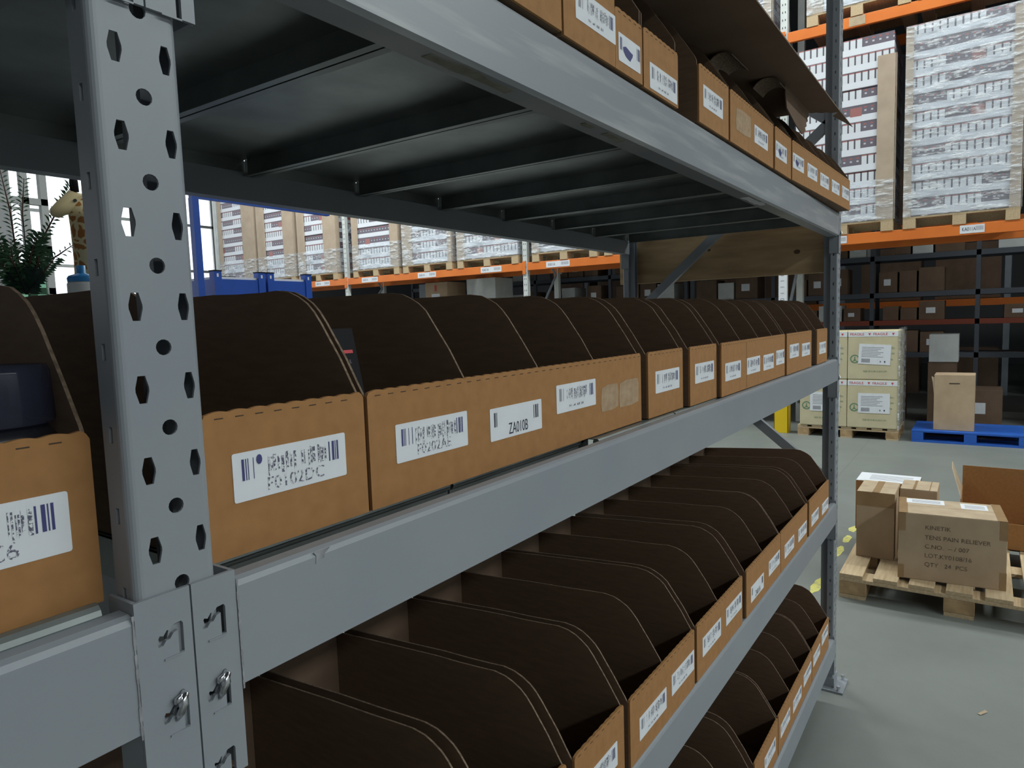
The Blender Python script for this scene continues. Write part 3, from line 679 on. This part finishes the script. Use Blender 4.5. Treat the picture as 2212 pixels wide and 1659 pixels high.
# blue plastic pallet and the box on it
t = thing('blue_pallet', (9.70, -1.02, 0), 'blue plastic pallet on the floor right of the cream cartons', 'pallet')
m = MB(); m.box(0, .82, 0, 1.235, .125, .155, 'blue_plastic'); m.build('deck', t, bevel=.006)
for y in (0, .545, 1.105):
    for x in (0, .34, .69): m = MB(); m.box(x, x + .13, y, y + .13, .025, .125, 'blue_plastic'); m.build('foot', t, bevel=.004)
for x in (0, .34, .69):
    m = MB(); m.box(x, x + .13, 0, 1.235, 0, .026, 'blue_plastic'); m.build('runner', t)
t = thing('open_carton', (9.78, -.445, .1555), 'upright brown carton with a hand slot standing on the blue pallet', 'carton')
m = MB(); m.box(0, .35, 0, .43, 0, .70, 'kraft_grey'); m.build('carton_body', t, bevel=.006)
m = MB(); m.box(-.002, 0, .16, .27, .585, .597, 'dark_slit'); m.build('hand_slot', t)
m = MB(); m.add([(0, .43, .45), (.01, .43, .66), (.01, .46, .68), (.0, .445, .6), (.02, .46, .66)], [(0, 1, 2, 3), (3, 2, 4)], 'kraft_pale'); m.build('side_flap', t)
t = thing('rack_guard', (9.74, 1.72, 0), 'yellow steel guard at the foot of the white numbered post', 'post guard')
m = MB(); m.box(0, .012, 0, .19, 0, .42, 'yellow_paint'); m.box(0, .16, 0, .012, 0, .42, 'yellow_paint'); m.box(0, .16, .178, .19, 0, .42, 'yellow_paint'); m.build('guard_plate', t, bevel=.003)

# ---------------------------------------------------------------- orange pallet rack
orack = thing('pallet_rack', (9.85, 0, 0), 'tall pallet rack with orange beams carrying wrapped loads across the hall', 'rack')
ZB, ZU = 2.555, 5.30
UY = [-2.55, 1.82, 6.11, 10.62, 15.22]
for iy, y in enumerate(UY):
    for x in (0, 1.05):
        m = MB(); m.box(x, x + .003, y - .05, y + .05, 0, 8.0, 'pale_post'); m.box(x, x + .07, y - .05, y - .047, 0, 8, 'pale_post'); m.box(x, x + .07, y + .047, y + .05, 0, 8, 'pale_post')
        z = 1.5
        if x == 0 and iy in (1, 2, 3):
            while z < 6.5:
                for yy in (-.022, .014): m.box(x - .0008, x, y + yy, y + yy + .010, z, z + .026, 'dark_slit')
                z += .10
        u = m.build('upright', orack)
    m = MB(); L = math.hypot(.93, 1.1)
    for k, z in enumerate((.3, 1.4, 2.5, 3.6, 4.7)):
        a, b = ((.07, z), (1.04, z + 1.1)) if k % 2 else ((1.04, z), (.07, z + 1.1))
        m.tube([(a[0], y, a[1]), (b[0], y, b[1])], .022, 'grey_post', 6)
    m.build('frame_braces', orack)
for j in range(4):
    ya, yb = UY[j] + .05, UY[j + 1] - .05
    for z in (ZB, ZU):
        for x in (-.012, 1.05):
            m = MB(); m.box(x, x + .05, ya, yb, z, z + .135, 'orange_paint'); b = m.build('beam', orack, bevel=.004)
            m = MB(); m.box(x - .002, x + .04, ya - .065, ya, z - .06, z + .16, 'orange_paint'); m.build('beam_connector', b)
            if x < 0 and z == ZB:
                n3 = (yb - ya) / 3
                for k in range(3):
                    yc = yb - n3 * (k + .5) + (.08, 0, -.06)[k]
                    q = MB(); w_ = .25 if j == 0 else .46
                    q.box(x - .003, x - .0005, yc - w_ / 2, yc + w_ / 2, z + .02, z + .118, 'label_paper')
                    vs, fs = text_geo('KA011A', .065, .62); q.add([(x - .0036, yc + w_ * .42 - a, z + .048 + b_) for a, _, b_ in vs], fs, 'ink')
                    for i in range(7): q.box(x - .0036, x - .003, yc - w_ * .44 + i * w_ * .045, yc - w_ * .42 + i * w_ * .045, z + .05, z + .10, 'ink_grey')
                    q.build('beam_label', b)
            if x < 0 and z == ZU and j == 0:
                q = MB(); q.box(x - .003, x - .0005, .83, 1.02, z + .015, z + .125, 'kraft_pale'); o = q.build('beam_label', b); o['label'] = 'yellowed paper label'
# numbered sign on one post
q = MB(); q.box(-.016, -.013, 1.765, 1.875, 1.85, 2.52, 'label_paper')
for i, ch in enumerate('KA01110'):
    vs, fs = text_geo(ch, .075, 1); q.add([(-.0166, 1.85 - b_, 2.40 - i * .085 - a) for a, _, b_ in vs], fs, 'ink_grey')
q.build('post_sign', orack)

LOADH = 2.31
def load_proto(w, film, seed, boards):
    t = thing('wrapped_load', (0, 0, 0), '', 'pallet load'); q = random.Random(seed); lay = 11; h = LOADH / lay
    for k in range(lay):
        m = MB(); s = q.uniform(-.006, .006)
        m.box(.02 + s, .98 + s, .02, w - .02, 0, h - .004, 'jar_tray_print'); o = m.build('tray_layer', t, (0, 0, .012 + k * h))
    for (a, b, z0) in boards:
        m = MB(); m.box(0, .006, a, b, z0, LOADH - .02 - (.25 if a < .1 and seed == 1 else 0), 'corner_board')
        if a < .1: m.box(0, .10, a - .012, a - .006, z0, LOADH - .02 - (.25 if seed == 1 else 0), 'corner_board')
        m.build('corner_board', t)
    m = MB()
    z1, z2 = 0, LOADH * (1. if film else .22)
    m.box(-.012, -.009, 0, w, z1, z2, 'stretch_film'); m.box(-.012, 1., -.016, -.013, z1, z2, 'stretch_film')
    m.build('stretch_film', t); return t
def load(x, y, z, w, film, seed, boards, lab):
    t = load_proto(w, film, seed, boards); t.location = (x, y, z); t['label'] = lab; t['group'] = 'wrapped loads on the orange rack'; return t
def apallet(y, z, w, lab):
    t = thing('wooden_pallet', (9.83, y, z), lab, 'pallet', 'pallets on the orange rack')
    m = MB(); m.box(0, 1.1, 0, w, .122, .144, 'pallet_wood'); m.build('deck', t)
    for k, yy in enumerate((0, w / 2 - .07, w - .14)):
        m = MB()
        for x in (0, .48, .96): m.box(x, x + .14, yy, yy + .14, .02, .122, 'pallet_wood')
        m.box(0, 1.1, yy, yy + .14, 0, .02, 'pallet_wood'); m.build('block_row', t)
PZ = ZB + .136
loads = [
 (-.83, 1.20, True, 2, [(1.115, 1.20, 0), (0, .11, 0)], 'glossy film-wrapped jar load at the right edge of the photo'),
 (.48, 1.20, False, 1, [(0, .20, 0)], 'jar load just right of the grey rack top, wide tan board on its right edge'),
 (1.98, 1.22, False, 3, [(0, .2, 0), (1.02, 1.22, 0)], 'jar load behind the far end of the grey rack, beyond the numbered post'),
 (3.32, 1.25, False, 4, [(0, .2, 0), (1.05, 1.25, 0)], 'middle load of the bay left of the numbered post, only its pallet showing'),
 (4.70, 1.25, True, 5, [(0, .12, 0), (1.1, 1.25, 0)], 'load right of the second pale post, only its film base showing'),
 (6.24, 1.36, True, 6, [(1.18, 1.36, 0)], 'film-wrapped load just left of the second pale post'),
 (7.73, 1.24, True, 7, [(.98, 1.24, 0), (0, .1, 0)], 'shiny film-wrapped load between the two pale posts, middle of three'),
 (9.08, 1.30, False, 8, [(0, .22, 0), (1.12, 1.30, 0)], 'jar load just right of the pale post behind the blue containers'),
 (10.86, 1.25, False, 9, [(0, .40, 0), (1.0, 1.25, 0)], 'jar load left of the pale post, broad tan board on its right'),
 (12.24, 1.30, False, 10, [(0, .36, 0), (1.0, 1.30, 0)], 'jar load above the right blue container, tan boards on both sides'),
 (13.68, 1.36, False, 11, [(0, .42, 0), (1.22, 1.36, 0)], 'leftmost jar load on the orange rack, next to the end post')]
for y, w_, film, sd, bd, lab in loads:
    apallet(y, PZ, w_, 'pallet under the ' + lab.split(',')[0]); load(9.83, y, PZ + .145, w_, film, sd, bd, lab)
for y, w_, lab in ((-.95, 1.2, 'upper pallet at the top right corner of the photo'), (.33, 1.2, 'upper pallet whose blocks show above the orange beam'), (1.98, 1.2, 'upper pallet left of the far grey post'), (3.32, 1.2, 'upper pallet hidden above the middle bay, right one'), (4.70, 1.2, 'upper pallet hidden above the middle bay, left one'), (6.3, 1.3, 'upper pallet over the film-wrapped loads, right one'), (7.73, 1.3, 'upper pallet over the film-wrapped loads, middle one'), (9.15, 1.3, 'upper pallet over the film-wrapped loads, left one'), (10.86, 1.3, 'upper pallet over the tan-boarded loads, right one'), (12.24, 1.3, 'upper pallet over the tan-boarded loads, middle one'), (13.68, 1.3, 'upper pallet over the tan-boarded loads, left one')):
    apallet(y, ZU + .136, w_, lab); load(9.83, y, ZU + .281, w_, False, int(y * 10) + 30, [(0, .1, 0), (1.0, 1.2, 0)], 'load on the ' + lab)

# ---------------------------------------------------------------- things under and behind the orange rack
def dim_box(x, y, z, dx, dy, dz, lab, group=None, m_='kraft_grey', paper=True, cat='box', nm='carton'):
    if x > 11 and m_ in ('kraft', 'kraft_grey', 'kraft_pale'): m_ = 'carton_shade_brown'  # shade behind the orange rack is put into the carton colour
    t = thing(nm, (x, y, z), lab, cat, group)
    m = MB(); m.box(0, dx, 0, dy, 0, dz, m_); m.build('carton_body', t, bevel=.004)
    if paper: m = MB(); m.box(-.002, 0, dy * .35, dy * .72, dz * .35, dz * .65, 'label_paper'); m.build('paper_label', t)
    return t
z = 0
for k, h in enumerate((.62, .62, .62, .66)):
    dim_box(10.5, 8.42, z, .6, .58, h - .002, ['carton at the floor of the tall stack under the orange rack', 'second carton of the tall stack under the orange rack', 'third carton of the tall stack under the orange rack', 'brown carton with white label and red mark, top of the tall stack under the beam'][k]); z += h
q = MB(); q.box(-.003, 0, .28, .33, .48, .60, 'ink_red'); q.build('red_mark', [o for o in bpy.data.objects if o.get('label', '').startswith('brown carton with white label')][0])
z = 0
for k, h in enumerate((.9, .9, .72)):
    dim_box(10.75, 9.1, z, .5, .30, h - .002, ['grey crate at the foot of the narrow stack', 'grey crate in the middle of the narrow stack', 'grey crate on top of the narrow stack, left of the red-marked carton'][k], m_='grey_post', paper=False, nm='crate', cat='crate'); z += h
z = 0
for k, h in enumerate((.9, .9, .74)):
    dim_box(10.6, 7.30, z, .6, .70, h - .002, ['grey wrapped block on the floor under the second orange bay', 'middle grey wrapped block under the second orange bay', 'top grey wrapped block seen under the orange beam between the pale posts'][k], m_='pale_post', paper=False, nm='wrapped_block', cat='wrapped goods'); z += h
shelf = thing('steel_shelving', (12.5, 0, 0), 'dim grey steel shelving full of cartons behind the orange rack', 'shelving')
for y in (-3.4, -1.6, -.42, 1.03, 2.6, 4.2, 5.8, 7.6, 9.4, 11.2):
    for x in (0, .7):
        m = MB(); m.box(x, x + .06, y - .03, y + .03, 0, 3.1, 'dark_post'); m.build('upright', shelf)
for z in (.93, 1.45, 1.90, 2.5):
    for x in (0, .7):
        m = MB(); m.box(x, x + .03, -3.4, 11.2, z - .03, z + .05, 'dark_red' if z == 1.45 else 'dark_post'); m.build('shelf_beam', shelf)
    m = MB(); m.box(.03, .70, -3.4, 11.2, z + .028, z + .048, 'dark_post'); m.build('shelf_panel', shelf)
q = random.Random(21); G = 'cartons on the shelving behind the orange rack'
for lev, (z, hmax) in enumerate(((.98, .38), (1.50, .32), (1.95, .45), (2.55, .40))):
    y = -2.6
    while y < 8.6:
        w_ = q.uniform(.24, .44)
        if q.random() < .9 and not any(y - .04 < p < y + w_ + .01 for p in (-1.6, -.42, 1.03, 2.6, 4.2, 5.8, 7.6)):
            h = hmax * q.uniform(.6, 1)
            mt = q.choice(('kraft', 'kraft_grey', 'kraft_grey', 'kraft_pale', 'pale_post'))
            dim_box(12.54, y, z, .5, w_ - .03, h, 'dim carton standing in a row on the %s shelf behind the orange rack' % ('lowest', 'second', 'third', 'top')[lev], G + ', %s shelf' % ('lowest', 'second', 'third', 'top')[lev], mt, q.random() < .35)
        y += w_
for (x, y, dx, dy, h, mt, lab) in ((12.2 - .9, -.75, .6, .55, .52, 'kraft', 'dim brown carton on the floor behind the blue pallet'), (11.4, .45, .5, .42, .72, 'kraft_grey', 'dark carton standing behind the cream cartons'), (11.5, -1.8, .6, .7, 1.5, 'kraft_grey', 'tall dark carton stack at the right edge behind the blue pallet'), (11.4, -.20, .45, .35, .9, 'kraft_grey', 'dark carton right behind the upright carton on the blue pallet')):
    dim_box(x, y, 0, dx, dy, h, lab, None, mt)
dim_box(11.38, -.22, .903, .4, .36, .40, 'pale wrapped block standing on the dark carton behind the blue pallet', None, 'pale_post', False, 'wrapped goods', 'wrapped_block')
# second dark rack far behind, closing the view
for j, (x, y0, y1, zt) in enumerate(((15.5, -6.5, 2.0, 4.6), (15.5, 2.3, 10.5, 4.6))):
    t = thing('pallet_rack', (x, y0, 0), ('far dark pallet rack behind the shelving, right half', 'far dark pallet rack behind the shelving, left half')[j], 'rack')
    y = 0
    while y < y1 - y0:
        m = MB(); m.box(0, .1, y, y + .1, 0, zt, 'grey_post'); m.build('upright', t); y += 2.8
    for z in (1.7, 3.2):
        m = MB(); m.box(-.02, .03, 0, y1 - y0, z, z + .13, 'orange_paint'); m.build('beam', t)
        m = MB(); m.box(.03, 1.0, 0, y1 - y0, z + .10, z + .13, 'plank_wood'); m.build('deck', t)
    for z in (0, 1.84, 3.34):
        y = .15
        while y < y1 - y0 - 1.25:
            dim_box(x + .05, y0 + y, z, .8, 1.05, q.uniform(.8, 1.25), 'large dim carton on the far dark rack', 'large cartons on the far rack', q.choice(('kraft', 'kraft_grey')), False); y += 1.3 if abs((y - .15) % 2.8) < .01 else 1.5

# ---------------------------------------------------------------- blue frame and containers on the left
t = thing('blue_stand', (3.68, 6.0, 0), 'blue steel stand standing left of the blue containers', 'stand')
for y in (0, .9):
    m = MB(); m.box(0, .07, y, y + .07, 0, 3.02 if y == 0 else 1.3, 'blue_paint'); m.build('post', t)
    m = MB(); m.box(0, 1.75, y, y + .06, 3.02, 3.08, 'blue_paint'); m.build('top_rail', t) if y == 0 else None
m = MB(); m.box(0, .07, .07, .9, 1.2, 1.26, 'blue_paint'); m.build('cross_bar', t)
for (x0, x1, nm_) in ((3.86, 4.47, 'left'), (4.50, 5.10, 'right')):
    for k in range(3):
        t = thing('blue_container', (x0, 6.0, k * .775), ('bottom', 'middle', 'top')[k] + ' blue container of the ' + nm_ + ' stack beside the blue stand', 'container')
        w_ = x1 - x0; H_ = .765
        m = MB(); m.box(.02, w_ - .02, .01, .03, .04, H_ - .09, 'blue_paint'); m.box(.02, w_ - .02, .77, .79, .04, H_ - .09, 'blue_paint'); m.box(.01, .03, .02, .78, .04, H_ - .09, 'blue_paint'); m.box(w_ - .03, w_ - .01, .02, .78, .04, H_ - .09, 'blue_paint'); m.box(.02, w_ - .02, .02, .78, .04, .06, 'blue_paint'); m.build('container_walls', t)
        for (a, b) in ((0, 0), (w_ - .085, 0), (0, .72), (w_ - .085, .72)):
            m = MB(); m.box(a, a + .085, b, b + .085, 0, H_ - .012, 'blue_paint'); m.box(a - .004, a + .089, b - .004, b + .089, H_ - .012, H_, 'black_matte'); m.box(a + .03, a + .05, b - .002, b, H_ - .07, H_ - .035, 'label_paper'); m.build('corner_post', t)
        m = MB(); m.box(.03, w_ - .03, .03, .77, .62, .70 if k == 2 else .66, 'white_plastic'); m.build('white_liner', t)

# ---------------------------------------------------------------- cabinet top with plant, giraffe, water bottle
t = thing('cabinet', (-.35, 1.32, 0), 'cabinet behind the grey rack carrying the plant and the giraffe', 'cabinet')
m = MB(); m.box(0, 1.35, 0, .6, 0, 1.745, 'wall_panel'); m.build('cabinet_body', t, bevel=.004)
m = MB(); m.box(-.01, 1.36, -.02, .61, 1.745, 1.765, 'grey_post'); m.build('cabinet_top', t)
CZ = 1.766
t = thing('plant_vase', (.505, 1.62, CZ), 'clear glass vase holding dark green leafy twigs, far left', 'plant')
m = MB(); m.lathe([(0, 0), (.040, 0), (.045, .01), (.050, .05), (.047, .10), (.040, .12), (.038, .12), (.045, .10), (.047, .05), (.042, .012), (0, .012)], 'vase_glass', 28); m.build('vase', t, smooth=True)
q = random.Random(3)
def sprig(pts, n_leaf, L_, spread):
    tw = MB(); tw.tube(pts, [.0032] + [.0022] * (len(pts) - 2) + [.0008], 'twig', 5); o = tw.build('twig', t)
    m = MB(); P_ = [Vector(p) for p in pts]
    for i in range(n_leaf):
        f = (i + .5) / n_leaf * (len(P_) - 1); a = int(f); p = P_[a].lerp(P_[a + 1], f - a); d = (P_[a + 1] - P_[a]).normalized()
        for s in (-1, 1):
            side = d.cross(Vector((q.uniform(-.3, .3), -1, q.uniform(-.3, .3)))).normalized() * s
            l = L_ * q.uniform(.6, 1.1); e = p + side * l + d * l * .5; mid = p + side * l * .5 + d * l * .35; wv = d * (.0022 * spread)
            m.add([p, mid + wv, e, mid - wv], [(0, 1, 2, 3)], 'leaf')
            if q.random() < .5: m.add([p, mid + Vector((0, .003, 0)), e + Vector((0, q.uniform(-.008, .008), 0)), mid - Vector((0, .003, 0))], [(0, 1, 2, 3)], 'leaf')
    m.build('leaves', o)
sprig([(0, 0, .06), (-.015, 0, .16), (-.020, 0, .27), (-.035, .0, .38)], 30, .022, 1)
sprig([(.005, 0, .06), (.012, .01, .15), (.012, .01, .27), (.020, 0, .36)], 26, .018, 1)
sprig([(.01, 0, .06), (.035, 0, .15), (.050, 0, .20), (.082, 0, .26), (.115, -.01, .32), (.13, -.01, .35)], 30, .024, 1.6)
sprig([(-.01, 0, .06), (-.06, .01, .14), (-.08, 0, .22)], 34, .035, 1.6)
sprig([(.0, 0, .06), (.03, .01, .12), (.09, .01, .16), (.14, 0, .20)], 12, .016, 1)
for k in range(13):
    a = q.uniform(-1.1, 1.1); l = q.uniform(.10, .17); sprig([(0, 0, .05), (math.sin(a) * l * .4, q.uniform(-.02, .03), .05 + l * .5), (math.sin(a) * l * .75, q.uniform(-.03, .03), .06 + math.cos(a * .6) * l)], 16, .026, 2.2)
t = thing('giraffe_figure', (.657, 1.60, CZ), 'cream and brown giraffe figure beside the near rack post, facing left', 'figurine')
m = MB(); m.tube([(.012, 0, .0), (.012, 0, .06), (.006, 0, .15), (.0, 0, .24), (-.008, 0, .30), (-.016, 0, .322)], [.050, .046, .038, .034, .030, .018], 'giraffe_hide', 16); m.build('neck', t, smooth=True)
m = MB(); m.tube([(.006, 0, .320), (-.02, 0, .315), (-.05, 0, .290), (-.072, 0, .272), (-.080, 0, .266)], [.014, .026, .021, .016, .006], 'giraffe_cream', 14); hd = m.build('head', t, smooth=True)
m = MB(); m.tube([(-.016, -.008, .335), (-.020, -.010, .362), (-.024, -.010, .378)], [.007, .009, .010], 'black_matte', 8); m.tube([(-.016, .012, .335), (-.014, .014, .362), (-.012, .014, .376)], [.007, .009, .010], 'black_matte', 8); m.build('horns', hd, smooth=True)
m = MB(); m.tube([(-.03, -.026, .308), (-.03, -.029, .308)], .0045, 'black_gloss', 8); m.build('eye', hd)
m = MB(); m.tube([(.0, -.02, .33), (.02, -.035, .345), (.028, -.04, .34)], [.004, .010, .002], 'giraffe_cream', 8); m.build('ear', hd, smooth=True)
t = thing('water_bottle', (.594, 1.50, CZ), 'squat white bottle with a bright blue cap in front of the giraffe', 'bottle')
m = MB(); m.lathe([(0, 0), (.034, 0), (.036, .01), (.036, .072), (.033, .078), (0, .078)], 'white_plastic', 26); m.build('bottle_body', t, smooth=True)
m = MB(); m.lathe([(.034, .078), (.035, .088), (.031, .094), (.014, .100), (.011, .102), (.011, .122), (0, .123)], 'lid_blue', 26); m.build('bottle_cap', t, smooth=True)
t = thing('blue_tube', (.64, 1.46, CZ), 'slim bright blue tube next to the giraffe', 'tube')
m = MB(); m.lathe([(0, 0), (.009, 0), (.009, .125), (.007, .13), (0, .13)], 'lid_blue', 14); m.build('tube_body', t, smooth=True)
m = MB(); m.lathe([(0, .13), (.004, .13), (.004, .138), (0, .138)], 'white_plastic', 12); m.build('tube_cap', t)
t = thing('white_stand', (.9, 3.2, 0), 'white metal stand of posts and rails behind the plant', 'stand')
for x in (-.1, .22, .30):
    m = MB(); m.box(x, x + .03, 0, .03, 0, 2.55, 'pale_post'); m.build('post', t)
for z in (1.9, 2.1, 2.32):
    m = MB(); m.box(-.5, .33, .0, .03, z, z + .03, 'pale_post'); m.build('rail', t)
